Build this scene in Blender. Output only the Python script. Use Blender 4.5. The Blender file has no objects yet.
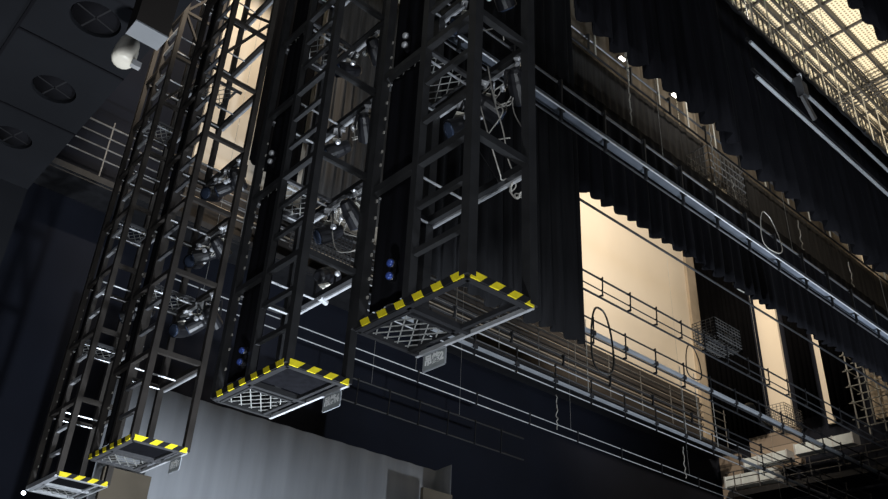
import bpy, math, random
from mathutils import Vector, Matrix
# ------------------------------------------------------------------ basics
# All positions are written in units of U = 3.0 m, measured from the camera
# (x across the stage, y up-stage, z up); W() turns them into world metres.
U = 3.0
EYE = 1.6
sc = bpy.context.scene
col = sc.collection
rnd = random.Random(7)
def W(p): return Vector((p[0]*U, p[1]*U, p[2]*U + EYE))
V = Vector

# ------------------------------------------------------------------ materials
def mat(name, rgb, rough=0.6, metal=0.0, noise=0.0, nscale=8.0, spec=0.5, bump=0.0, bscale=60.0, emit=None, estr=0.0, stretch=None):
    m = bpy.data.materials.new(name); m.use_nodes = True
    nt = m.node_tree; b = nt.nodes['Principled BSDF']
    b.inputs['Base Color'].default_value = (*rgb, 1)
    b.inputs['Roughness'].default_value = rough
    b.inputs['Metallic'].default_value = metal
    b.inputs['Specular IOR Level'].default_value = spec
    tc = nt.nodes.new('ShaderNodeTexCoord')
    vec = tc.outputs['Object']
    if stretch:
        mp = nt.nodes.new('ShaderNodeMapping'); mp.inputs['Scale'].default_value = stretch
        nt.links.new(vec, mp.inputs['Vector']); vec = mp.outputs['Vector']
    if noise:
        n = nt.nodes.new('ShaderNodeTexNoise'); n.inputs['Scale'].default_value = nscale; n.inputs['Detail'].default_value = 5
        nt.links.new(vec, n.inputs['Vector'])
        r = nt.nodes.new('ShaderNodeValToRGB')
        r.color_ramp.elements[0].position = 0.3; r.color_ramp.elements[1].position = 0.72
        r.color_ramp.elements[0].color = (*[c*(1-noise) for c in rgb], 1)
        r.color_ramp.elements[1].color = (*[min(1, c*(1+noise)) for c in rgb], 1)
        nt.links.new(n.outputs['Fac'], r.inputs['Fac']); nt.links.new(r.outputs['Color'], b.inputs['Base Color'])
    if bump:
        n2 = nt.nodes.new('ShaderNodeTexNoise'); n2.inputs['Scale'].default_value = bscale
        nt.links.new(vec, n2.inputs['Vector'])
        bp = nt.nodes.new('ShaderNodeBump'); bp.inputs['Strength'].default_value = bump; bp.inputs['Distance'].default_value = 0.01
        nt.links.new(n2.outputs['Fac'], bp.inputs['Height']); nt.links.new(bp.outputs['Normal'], b.inputs['Normal'])
    if emit:
        b.inputs['Emission Color'].default_value = (*emit, 1); b.inputs['Emission Strength'].default_value = estr
    return m
M = {}
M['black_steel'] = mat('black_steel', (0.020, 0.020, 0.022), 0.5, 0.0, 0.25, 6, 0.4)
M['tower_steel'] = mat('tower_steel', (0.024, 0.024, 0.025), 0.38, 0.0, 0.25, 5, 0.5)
M['warm_lit_steel'] = mat('warm_lit_steel', (0.026, 0.0225, 0.020), 0.45, 0.0, 0.3, 4, 0.4)  # black steel tinted brown for the warm light on the third tower
M['warm_lit_pale_steel'] = mat('warm_lit_pale_steel', (0.038, 0.033, 0.029), 0.5, 0.0, 0.3, 4, 0.4)  # paler, with the warm light on the farthest tower in its colour
M['tray_metal'] = mat('tray_metal', (0.17, 0.19, 0.23), 0.38, 0.3, 0.25, 3)
M['rail_steel'] = mat('rail_steel', (0.22, 0.215, 0.21), 0.4, 0.4, 0.2, 10)
M['grey_steel'] = mat('grey_steel', (0.10, 0.10, 0.105), 0.4, 0.5, 0.2, 6)
M['bare_steel'] = mat('bare_steel', (0.62, 0.63, 0.65), 0.38, 0.45, 0.15, 9)
M['aluminium'] = mat('aluminium', (0.57, 0.60, 0.64), 0.38, 0.55, 0.12, 3)
M['velour'] = mat('velour', (0.0055, 0.0055, 0.007), 0.9, 0, 0.35, 14, 0.06, stretch=(1, 1, 0.05))
M['soft_velour'] = mat('soft_velour', (0.010, 0.010, 0.011), 0.95, 0, 0.3, 14, 0.1, stretch=(1, 1, 0.05))
M['deep_velour'] = mat('deep_velour', (0.0022, 0.0022, 0.0026), 0.95, 0, 0.3, 14, 0.02, stretch=(1, 1, 0.05))
M['charcoal_cloth'] = mat('charcoal_cloth', (0.062, 0.058, 0.055), 0.95, 0, 0.3, 14, 0.1, stretch=(1, 1, 0.05))
M['taupe_cloth'] = mat('taupe_cloth', (0.20, 0.165, 0.125), 0.95, 0, 0.3, 5, 0.1, stretch=(1, 1, 0.05))
M['cream_wall'] = mat('cream_wall', (0.70, 0.615, 0.50), 0.9, 0, 0.07, 0.35, 0.2, 0.15, 30, stretch=(1, 1, 0.35))
M['beige_paint'] = mat('beige_paint', (0.40, 0.33, 0.25), 0.85, 0, 0.2, 1.2, 0.2)
M['brown_wall'] = mat('brown_wall', (0.050, 0.044, 0.040), 0.9, 0, 0.3, 0.8, 0.2)
M['navy_wall'] = mat('navy_wall', (0.0070, 0.0085, 0.015), 0.9, 0, 0.25, 0.5, 0.2)
M['black_wall'] = mat('black_wall', (0.008, 0.008, 0.010), 0.9, 0, 0.2, 0.7, 0.1)
M['soffit_paint'] = mat('soffit_paint', (0.013, 0.014, 0.017), 0.85, 0, 0.2, 1.5, 0.12)
M['cyclorama'] = mat('cyclorama', (0.30, 0.31, 0.33), 0.9, 0, 0.12, 3.0, 0.1, stretch=(1.2, 1.2, 0.12))
M['tan_flat'] = mat('tan_flat', (0.12, 0.10, 0.075), 0.9, 0, 0.15, 1.5, 0.1)
M['yellow_tape'] = mat('yellow_tape', (0.80, 0.66, 0.02), 0.5, 0, 0.1, 20)
M['black_tape'] = mat('black_tape', (0.012, 0.012, 0.013), 0.5)
M['wire'] = mat('wire', (0.45, 0.45, 0.43), 0.4, 0.5, 0.2, 20)
M['sign_face'] = mat('sign_face', (0.30, 0.325, 0.33), 0.5, 0, 0.1, 20)
M['sign_ink'] = mat('sign_ink', (0.92, 0.93, 0.93), 0.5)
M['lamp_body'] = mat('lamp_body', (0.010, 0.010, 0.012), 0.4, 0, 0.2, 20)
M['lens'] = mat('lens', (0.06, 0.08, 0.13), 0.12, 0.4, 0.1, 20)
M['blue_lens'] = mat('blue_lens', (0.06, 0.11, 0.42), 0.15, 0.2, 0.3, 60, 0.8)
M['white_enamel'] = mat('white_enamel', (0.80, 0.76, 0.66), 0.35, 0, 0.08, 20)
M['pale_cable'] = mat('pale_cable', (0.42, 0.40, 0.36), 0.5, 0.2, 0.2, 20)
M['black_cable'] = mat('black_cable', (0.012, 0.012, 0.012), 0.5)
M['duct'] = mat('duct', (0.62, 0.68, 0.71), 0.6, 0.0, 0.2, 2)
M['lamp_glass'] = mat('lamp_glass', (1, 1, 1), 0.3, emit=(0.80, 0.88, 1.0), estr=14)
M['work_glass'] = mat('work_glass', (1, 1, 1), 0.3, emit=(1.0, 0.93, 0.8), estr=9)
M['stage_floor'] = mat('stage_floor', (0.03, 0.03, 0.032), 0.5, 0, 0.25, 2)
def masonry():
    m = mat('masonry', (0.25, 0.20, 0.155), 0.9)
    nt = m.node_tree; b = nt.nodes['Principled BSDF']
    tc = nt.nodes.new('ShaderNodeTexCoord'); mp = nt.nodes.new('ShaderNodeMapping'); mp.inputs['Rotation'].default_value = (math.pi/2, 0, math.pi/2)
    br = nt.nodes.new('ShaderNodeTexBrick'); br.inputs['Scale'].default_value = 1.3
    br.inputs['Color1'].default_value = (0.30,0.24,0.19,1); br.inputs['Color2'].default_value = (0.19,0.15,0.12,1); br.inputs['Mortar'].default_value = (0.10,0.085,0.07,1)
    nt.links.new(tc.outputs['Object'], mp.inputs['Vector']); nt.links.new(mp.outputs['Vector'], br.inputs['Vector']); nt.links.new(br.outputs['Color'], b.inputs['Base Color'])
    return m
M['masonry'] = masonry()
# perforated gridiron plate: cream paint with a regular field of dark holes
def perforated():
    m = mat('perforated_plate', (0.72, 0.63, 0.45), 0.8)
    nt = m.node_tree; b = nt.nodes['Principled BSDF']
    tc = nt.nodes.new('ShaderNodeTexCoord')
    vo = nt.nodes.new('ShaderNodeTexVoronoi'); vo.inputs['Scale'].default_value = 9; vo.inputs['Randomness'].default_value = 0.0
    nt.links.new(tc.outputs['Object'], vo.inputs['Vector'])
    r = nt.nodes.new('ShaderNodeValToRGB'); r.color_ramp.interpolation = 'CONSTANT'
    r.color_ramp.elements[0].color = (0.24, 0.205, 0.145, 1); r.color_ramp.elements[1].color = (0.68, 0.61, 0.47, 1)
    r.color_ramp.elements[1].position = 0.30
    nt.links.new(vo.outputs['Distance'], r.inputs['Fac'])
    nt.links.new(r.outputs['Color'], b.inputs['Base Color'])
    return m
M['perforated'] = perforated()

# ------------------------------------------------------------------ mesh builder
class MB:
    def __init__(s): s.v = []; s.f = []; s.mi = []; s.cur = 0
    def add(s, vs, fs):
        o = len(s.v); s.v += [V(q) for q in vs]
        for f in fs: s.f.append(tuple(o+i for i in f)); s.mi.append(s.cur)
        return s
    def box(s, a, b):
        x0, y0, z0 = a; x1, y1, z1 = b
        s.add([(x0,y0,z0),(x1,y0,z0),(x1,y1,z0),(x0,y1,z0),(x0,y0,z1),(x1,y0,z1),(x1,y1,z1),(x0,y1,z1)],
              [(0,3,2,1),(4,5,6,7),(0,1,5,4),(1,2,6,5),(2,3,7,6),(3,0,4,7)]); return s
    def cbox(s, c, sz): return s.box([c[i]-sz[i]/2 for i in range(3)], [c[i]+sz[i]/2 for i in range(3)])
    def bar(s, a, b, w, h=None, up=(0,0,1)):
        a = V(a); b = V(b); h = h or w; d = (b-a).normalized(); up = V(up)
        if abs(d.dot(up)) > 0.98: up = V((0,1,0))
        r = d.cross(up).normalized(); u = r.cross(d)
        vs = [p + r*i*w/2 + u*j*h/2 for p in (a,b) for i,j in ((-1,-1),(1,-1),(1,1),(-1,1))]
        s.add(vs, [(0,1,2,3),(7,6,5,4),(0,4,5,1),(1,5,6,2),(2,6,7,3),(3,7,4,0)]); return s
    def sweep(s, pts, r, n=6, closed=False):
        pts = [V(p) for p in pts]; k = len(pts); vs = []; prev = None
        for i, p in enumerate(pts):
            if closed: d = pts[(i+1)%k]-pts[i-1]
            else: d = pts[min(i+1,k-1)]-pts[max(i-1,0)]
            d.normalize()
            if prev is None:
                ref = V((0,0,1)) if abs(d.z) < 0.9 else V((1,0,0)); a = d.cross(ref).normalized()
            else:
                a = prev - d*prev.dot(d); a.normalize()
            prev = a; bb = d.cross(a); rr = r if not callable(r) else r(i/(k-1))
            for j in range(n):
                t = 2*math.pi*j/n; vs.append(p + a*math.cos(t)*rr + bb*math.sin(t)*rr)
        fs = []; rng = k if closed else k-1
        for i in range(rng):
            i2 = (i+1)%k
            for j in range(n): fs.append((i*n+j, i*n+(j+1)%n, i2*n+(j+1)%n, i2*n+j))
        if not closed: fs += [tuple(range(n-1,-1,-1)), tuple((k-1)*n+j for j in range(n))]
        s.add(vs, fs); return s
    def tube(s, a, b, r, n=8): return s.sweep([a, b], r, n)
    def lathe(s, o, d, prof, n=16):      # prof: list of (distance along d, radius)
        o = V(o); d = V(d).normalized(); ref = V((0,0,1)) if abs(d.z) < 0.9 else V((1,0,0))
        a = d.cross(ref).normalized(); b = d.cross(a); vs = []; fs = []
        for t, r in prof:
            for j in range(n):
                q = 2*math.pi*j/n; vs.append(o + d*t + a*math.cos(q)*r + b*math.sin(q)*r)
        for i in range(len(prof)-1):
            for j in range(n): fs.append((i*n+j, i*n+(j+1)%n, (i+1)*n+(j+1)%n, (i+1)*n+j))
        fs += [tuple(range(n-1,-1,-1)), tuple((len(prof)-1)*n+j for j in range(n))]
        s.add(vs, fs); return s
    def build(s, name, m, parent=None, raw=False, smooth=False, origin=None):
        # raw: vertices are local metres; otherwise U-units from the camera
        me = bpy.data.meshes.new(name)
        vs = s.v if raw else [W(p) for p in s.v]
        off = V((0,0,0))
        if not raw:
            if parent is not None:
                off = wloc(parent)
            else:
                off = W(origin) if origin is not None else base(vs)
            vs = [p - off for p in vs]
        me.from_pydata([tuple(p) for p in vs], [], s.f); me.validate()
        for mm in (m if isinstance(m, (list, tuple)) else [m]): me.materials.append(mm)
        if max(s.mi, default=0) and len(me.polygons) == len(s.mi): me.polygons.foreach_set('material_index', s.mi)
        if smooth: me.polygons.foreach_set('use_smooth', [True]*len(me.polygons))
        me.update()
        o = bpy.data.objects.new(name, me); col.objects.link(o)
        if parent is not None: o.parent = parent
        elif not raw: o.location = off
        return o
def base(vs):
    xs = [p.x for p in vs]; ys = [p.y for p in vs]; zs = [p.z for p in vs]
    return V(((min(xs)+max(xs))/2, (min(ys)+max(ys))/2, min(zs)))
def wloc(o):
    l = V(o.location)
    while o.parent: o = o.parent; l = l + V(o.location)
    return l
def tag(o, label, cat, group=None, kind=None):
    if label: o['label'] = label
    if cat: o['category'] = cat
    if group: o['group'] = group
    if kind: o['kind'] = kind
    return o
def thing(name, label, cat, loc, group=None, world=False):
    o = bpy.data.objects.new(name, None); o.empty_display_size = 0.1; col.objects.link(o)
    o.location = V(loc) if world else W(loc)
    return tag(o, label, cat, group)
def struct(o): o['kind'] = 'structure'; return o
def link_copy(o, parent):
    c = o.copy(); col.objects.link(c); c.parent = parent; return c
def copy_tree(root):
    r = root.copy(); col.objects.link(r)
    for ch in list(root.children):
        c = link_copy(ch, r)
        for g in list(ch.children): link_copy(g, c)
    return r
def catmull(pts, n=6):
    pts = [V(p) for p in pts]; out = []
    P = [pts[0]*2-pts[1]] + pts + [pts[-1]*2-pts[-2]]
    for i in range(1, len(P)-2):
        for k in range(n):
            t = k/n; a, b, c, d = P[i-1], P[i], P[i+1], P[i+2]
            out.append(0.5*((2*b)+(c-a)*t+(2*a-5*b+4*c-d)*t*t+(3*b-a-3*c+d)*t**3))
    out.append(pts[-1]); return out

# ------------------------------------------------------------------ the setting
YB = 5.5        # back wall
XR = 9.25       # stage-left side wall
ZC = 6.5        # gridiron
ZF = -EYE/U     # stage floor
struct(MB().box((-3.0,-1.5,ZF-0.1),(XR+0.15,YB+0.2,ZF)).build('floor', M['stage_floor']))
struct(MB().box((-3.0,YB,ZF),(XR+0.15,YB+0.1,ZC)).build('wall_back', M['navy_wall']))
struct(MB().box((-3.0,-1.0,ZF),(-2.9,YB,ZC)).build('wall_left', M['black_wall']))
struct(MB().box((XR,1.0,ZF),(XR+0.1,YB,ZC)).build('wall_right', M['navy_wall']))
struct(MB().box((2.03,YB-0.03,3.97),(9.05,YB-0.001,ZC-0.02)).build('wall_rear', M['cream_wall']))
struct(MB().box((2.03,YB-0.025,3.32),(9.05,YB-0.001,3.965)).build('wall_gallery', M['brown_wall']))
struct(MB().box((8.98,YB-0.07,3.32),(9.18,YB-0.031,ZC-0.05)).build('trim_1', M['beige_paint']))
b = MB().box((-3.0,-0.8,ZC),(XR+0.15,YB+0.1,ZC+0.05))
struct(b.build('ceiling', M['perforated']))
# gridiron joists under the plate
k = 2
for y in (1.75, 2.12, 2.5, 2.9):
    b = MB().box((4.5,y-0.012,ZC-0.10),(XR,y+0.012,ZC-0.001))
    struct(b.build('trim_%d' % k, M['black_steel'])); k += 1
for x in [5.6+0.47*i for i in range(8)]:
    b = MB().box((x-0.008,0.3,ZC-0.03),(x+0.008,3.4,ZC-0.001))
    struct(b.build('trim_%d' % k, M['grey_steel'])); k += 1
# fittings painted on the side wall: pilasters, recesses, masonry
def side_panel(name, y0, y1, z0, z1, m, d=0.04):
    return struct(MB().box((XR-d,y0,z0),(XR-0.001,y1,z1)).build(name, m))
side_panel('trim_20', 4.42, 4.68, 3.42, ZC-0.1, M['cream_wall'])
side_panel('trim_21', 3.95, 4.03, 3.36, ZC-0.1, M['cream_wall'])
side_panel('trim_22', 4.38, 5.00, 2.98, 3.40, M['masonry'], 0.05)
side_panel('trim_23', 5.15, 5.42, 2.35, 3.25, M['masonry'], 0.06)
side_panel('trim_24', 4.86, 5.06, 2.62, 2.96, M['beige_paint'], 0.05)
side_panel('trim_25', 3.05, 3.52, 3.30, 4.80, M['beige_paint'], 0.02)
side_panel('trim_26', 1.2, 3.0, 3.9, ZC-0.1, M['beige_paint'], 0.02)

# house soffit at the left with recessed downlights, and the portal wall under it
def soffit():
    XS0, XS1, Y0, Y1, Z = -0.9, 0.312, -0.4, 1.74, 1.0
    holes = [(0.217,1.150,0.040),(0.232,1.372,0.038),(0.226,1.575,0.036),(0.205,0.93,0.040)]
    b = MB(); cell = []
    # bottom plate built as a ring of strips around square cells, each cell with a round hole
    ys = [Y0]; hs = sorted(holes, key=lambda h: h[1]); q = 0.07
    for hx, hy, hr in hs:
        b.box((XS0,ys[-1],Z),(XS1,hy-q,Z+0.03)); ys.append(hy+q)
        b.box((XS0,hy-q,Z),(hx-q,hy+q,Z+0.03)); b.box((hx+q,hy-q,Z),(XS1,hy+q,Z+0.03))
        n = 32; vs = []
        for j in range(n):
            t = 2*math.pi*j/n; c, s_ = math.cos(t), math.sin(t); m_ = q/max(abs(c),abs(s_))
            vs.append((hx+c*m_,hy+s_*m_,Z)); vs.append((hx+c*hr,hy+s_*hr,Z))
            vs.append((hx+c*hr*0.96,hy+s_*hr*0.96,Z+0.035))
        fs = []
        for j in range(n):
            j2 = (j+1)%n
            fs += [(3*j,3*j2,3*j2+1,3*j+1),(3*j+1,3*j2+1,3*j2+2,3*j+2)]
        b.add(vs, fs)
    b.box((XS0,ys[-1],Z),(XS1,Y1,Z+0.03))
    b.box((XS1-0.012,Y0,Z+0.03),(XS1,Y1,Z+0.14))
    b.box((XS0,Y0,Z+0.12),(XS1-0.013,Y1,Z+0.14))
    struct(b.build('ceiling_soffit', M['soffit_paint']))
    # panel joints, thin cover strips
    j = MB()
    for y in (0.80, 1.255, 1.475): j.box((0.13,y-0.0022,Z-0.003),(XS1,y+0.0022,Z-0.0005))
    j.box((0.126,Y0,Z-0.003),(0.131,Y1,Z-0.0005))
    struct(j.build('trim_30', M['black_wall']))
    for i, (hx, hy, hr) in enumerate(holes):
        root = thing('downlight', ['recessed round downlight, middle one of the soffit row', 'recessed round downlight third along the dark soffit',
                     'recessed round downlight nearest the portal wall', 'recessed round downlight nearest the frame top'][i], 'downlight', (hx,hy,Z), 'soffit downlights')
        h = MB().lathe((hx,hy,Z+0.005),(0,0,1),[(0,hr*0.93),(0.03,hr*0.8),(0.032,hr*0.35),(0.03,hr*0.1)],24); h.build('reflector', M['black_wall'], root, smooth=True)
        MB().lathe((hx,hy,Z+0.010),(0,0,1),[(0,hr*0.30),(0.012,hr*0.36),(0.02,hr*0.2)],18).build('lamp', M['grey_steel'], root, smooth=True)
        g = MB()
        for a in (0.3, 1.87): g.bar((hx-math.cos(a)*hr*.9,hy-math.sin(a)*hr*.9,Z+0.006),(hx+math.cos(a)*hr*.9,hy+math.sin(a)*hr*.9,Z+0.006),0.003)
        g.build('crossbar', M['black_steel'], root)
    w = MB(); w.box((-0.9,Y1,0.80),(0.312,Y1+0.05,1.0)); w.box((-0.9,Y1,0.62),(0.290,Y1+0.05,0.799)); w.box((-0.9,Y1+0.01,ZF),(0.255,Y1+0.05,0.619))
    struct(w.build('wall_portal', M['soffit_paint']))
soffit()

# ------------------------------------------------------------------ curtains
def curtain(name, x0, x1, y, zt, zb, m, label, group=None, amp=0.022, wl=0.10, seed=1, hem=0.012, sag=0.0):
    r = random.Random(seed); xs = []; x = x0
    cuts = [x0]
    while cuts[-1] < x1: cuts.append(cuts[-1] + wl*r.uniform(0.7,1.35))
    cuts[-1] = x1
    b = MB(); prof = []
    for i in range(len(cuts)-1):
        a_, c_ = cuts[i], cuts[i+1]; A = amp*r.uniform(0.55,1.2); hz = r.uniform(-hem,hem)
        for t, q in ((0,-1),(0.12,-0.8),(0.3,0.3),(0.5,1),(0.68,0.75),(0.85,-0.2)):
            prof.append((a_+(c_-a_)*t, A*q, hz))
    prof.append((x1, 0, 0))
    nz = 9; vs = []; fs = []
    for k in range(nz+1):
        f = k/nz
        for i, (px, py, hz) in enumerate(prof):
            flare = 0.12 + 0.88*min(1, f*1.6)
            wob = 0.004*math.sin(7*f + px*9)
            vs.append((px + wob, y + py*flare, zt + (zb + hz - sag*math.sin(math.pi*(px-x0)/(x1-x0)) - zt)*f))
    n = len(prof)
    for k in range(nz):
        for i in range(n-1): fs.append((k*n+i, k*n+i+1, (k+1)*n+i+1, (k+1)*n+i))
    b.add(vs, fs)
    o = b.build(name, M[m], smooth=True, origin=((x0+x1)/2, y, zb))
    md = o.modifiers.new('thickness', 'SOLIDIFY'); md.thickness = 0.012; md.offset = 0
    return tag(o, label, 'curtain', group)
curtain('leg_curtain', 1.56, 2.425, 1.95, 4.35, 1.40, 'soft_velour', 'tall black pleated leg curtain hanging behind the nearest lighting tower', amp=0.018, wl=0.075, seed=3)
curtain('border_curtain', 1.48, 2.42, 1.19, 3.6, 1.985, 'velour', 'near black border curtain, left length above the pale gap', amp=0.022, wl=0.075, seed=5, sag=0.01, hem=0.008)
curtain('border_curtain', 2.36, 5.6, 1.24, 2.90, 1.99, 'velour', 'near black border curtain, right length behind the two bright pipes', amp=0.022, wl=0.11, seed=6)
curtain('border_curtain', 2.42, 5.2, 0.70, 3.3, 2.36, 'velour', 'nearest black border curtain cutting the top right corner', amp=0.016, wl=0.10, seed=8)
curtain('border_curtain', 2.64, 7.6, 2.15, 3.05, 2.385, 'velour', 'black pleated border curtain above the cream back wall', amp=0.022, wl=0.10, seed=9, hem=0.008)
curtain('border_curtain', 2.95, 4.40, 2.42, 3.755, 3.0, 'charcoal_cloth', 'charcoal pleated border curtain, left length above the shiny truss', amp=0.014, wl=0.07, seed=11)
curtain('border_curtain', 4.62, 8.4, 2.42, 3.755, 3.0, 'charcoal_cloth', 'charcoal pleated border curtain, long right length above the shiny truss', amp=0.014, wl=0.07, seed=12)
curtain('drape', 3.1, 4.45, 2.62, 5.3, 3.75, 'taupe_cloth', 'taupe pleated drape glimpsed under the near border, left length', amp=0.020, wl=0.12, seed=14)
curtain('drape', 4.62, 9.0, 2.62, 5.3, 3.75, 'taupe_cloth', 'taupe pleated drape glimpsed under the near border, right length', amp=0.020, wl=0.12, seed=15)
curtain('leg_curtain', 2.225, 2.66, 4.90, 6.3, 3.74, 'deep_velour', 'far black curtain edge between the left cream wall and the second tower', amp=0.02, wl=0.085, seed=20)
curtain('leg_curtain', 2.70, 4.6, 4.92, 6.3, 3.74, 'charcoal_cloth', 'far charcoal curtain with pale streaks seen through the second tower', amp=0.03, wl=0.085, seed=21)

# dark leg curtains along the side wall (hang in front of the wall between the cream strips)
def side_curtain(y0, y1, zt, zb, label, seed):
    r = random.Random(seed); b = MB(); cuts = [y0]
    while cuts[-1] < y1: cuts.append(cuts[-1] + 0.07*r.uniform(.7,1.3))
    cuts[-1] = y1; prof = []
    for i in range(len(cuts)-1):
        A = 0.02*r.uniform(.6,1.2)
        for t, q in ((0,-1),(0.3,0.3),(0.5,1),(0.8,-0.2)): prof.append((cuts[i]+(cuts[i+1]-cuts[i])*t, A*q))
    prof.append((y1,0)); n = len(prof); vs = []; fs = []
    for z in (zt, (zt+zb)/2, zb):
        for (py, px) in prof: vs.append((XR-0.12+px, py, z))
    for k in range(2):
        for i in range(n-1): fs.append((k*n+i,k*n+i+1,(k+1)*n+i+1,(k+1)*n+i))
    b.add(vs, fs); o = b.build('leg_curtain', M['deep_velour'], smooth=True)
    md = o.modifiers.new('thickness','SOLIDIFY'); md.thickness = 0.012
    tag(o, label, 'curtain')
side_curtain(4.70, 5.40, 6.2, 3.42, 'far black leg curtain right of the big cream wall', 31)
side_curtain(4.04, 4.30, 6.2, 3.45, 'far black leg curtain between the two cream strips', 32)
side_curtain(3.60, 3.93, 6.2, 3.40, 'far black leg curtain right of the narrow cream strip', 33)

# ------------------------------------------------------------------ grey cyclorama and stage flats
def cyc():
    b = MB(); pts = []
    for i in range(41):
        t = i/40; pts.append((1.58 + (3.96-1.58)*t, 4.60 + 0.006*math.sin(i*1.9)))
    pts += [(3.965,4.57),(3.95,4.50),(3.94,4.40)]
    vs = []
    for z in (1.752, 1.2, 0.6, ZF+0.002):
        for (x, y) in pts: vs.append((x, y, z))
    n = len(pts); fs = [(k*n+i,k*n+i+1,(k+1)*n+i+1,(k+1)*n+i) for k in range(3) for i in range(n-1)]
    b.add(vs, fs); o = b.build('cyclorama', M['cyclorama'], smooth=True)
    md = o.modifiers.new('thickness','SOLIDIFY'); md.thickness = 0.01
    tag(o, 'pale grey cyclorama cloth hanging low at the back of the stage', 'backdrop')
cyc()
tag(MB().box((1.60,4.50,ZF+0.001),(1.86,4.53,1.225)).build('stage_flat', M['tan_flat']), 'tan stage flat under the third hanging tower', 'stage flat')
tag(MB().box((3.66,4.36,ZF+0.001),(3.92,4.39,1.53)).build('stage_flat', M['tan_flat']), 'tan stage flat at the right end of the grey cyclorama', 'stage flat')

# ------------------------------------------------------------------ lighting towers
X0, X1 = 1.222, 1.444
def lattice(b, x0, x1, y0, y1, z, step, w):
    # diamond expanded-metal pattern clipped to the rectangle
    n = int(((x1-x0)/0.62 + (y1-y0))/step) + 2
    for sgn in (1, -1):
        for i in range(-n, n*2):
            c = i*step; pts = []
            # line: y-y0 = c + sgn*(x-x0)*1.6
            for xx in (x0, x1):
                yy = y0 + c + sgn*(xx-x0)*1.6
                if y0 <= yy <= y1: pts.append((xx, yy))
            for yy in (y0, y1):
                xx = x0 + (yy-y0-c)/(sgn*1.6)
                if x0 < xx < x1: pts.append((xx, yy))
            if len(pts) >= 2 and (V(pts[0])-V(pts[1])).length > 0.01:
                b.bar((*pts[0], z), (*pts[1], z), w, w*0.8)
def hazard(a, d, L, zc, hgt, out, period=0.040):
    # slanted black and yellow blocks along a platform edge; a start, d unit dir, out outward normal
    b = MB(); a = V(a); d = V(d); out = V(out); n = int(L/(period/2)); s = period/2; sl = hgt*(0.55 if abs(d[1]) > 0.5 else 1.1)
    n = max(4, round(L/s)); s = L/n
    for i in range(n):
        b.cur = i % 2
        p = [a+d*(i*s), a+d*((i+1)*s)]
        vs = []
        for t in (0.0, 0.004):
            vs += [p[0]+out*t+V((0,0,zc-hgt/2)), p[1]+out*t+V((0,0,zc-hgt/2)),
                   p[1]+d*(sl if i < n-1 else 0)+out*t+V((0,0,zc+hgt/2)), p[0]+d*(sl if i else 0)+out*t+V((0,0,zc+hgt/2))]
        b.add(vs, [(0,1,2,3),(7,6,5,4),(0,4,5,1),(1,5,6,2),(2,6,7,3),(3,7,4,0)])
    return b
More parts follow.
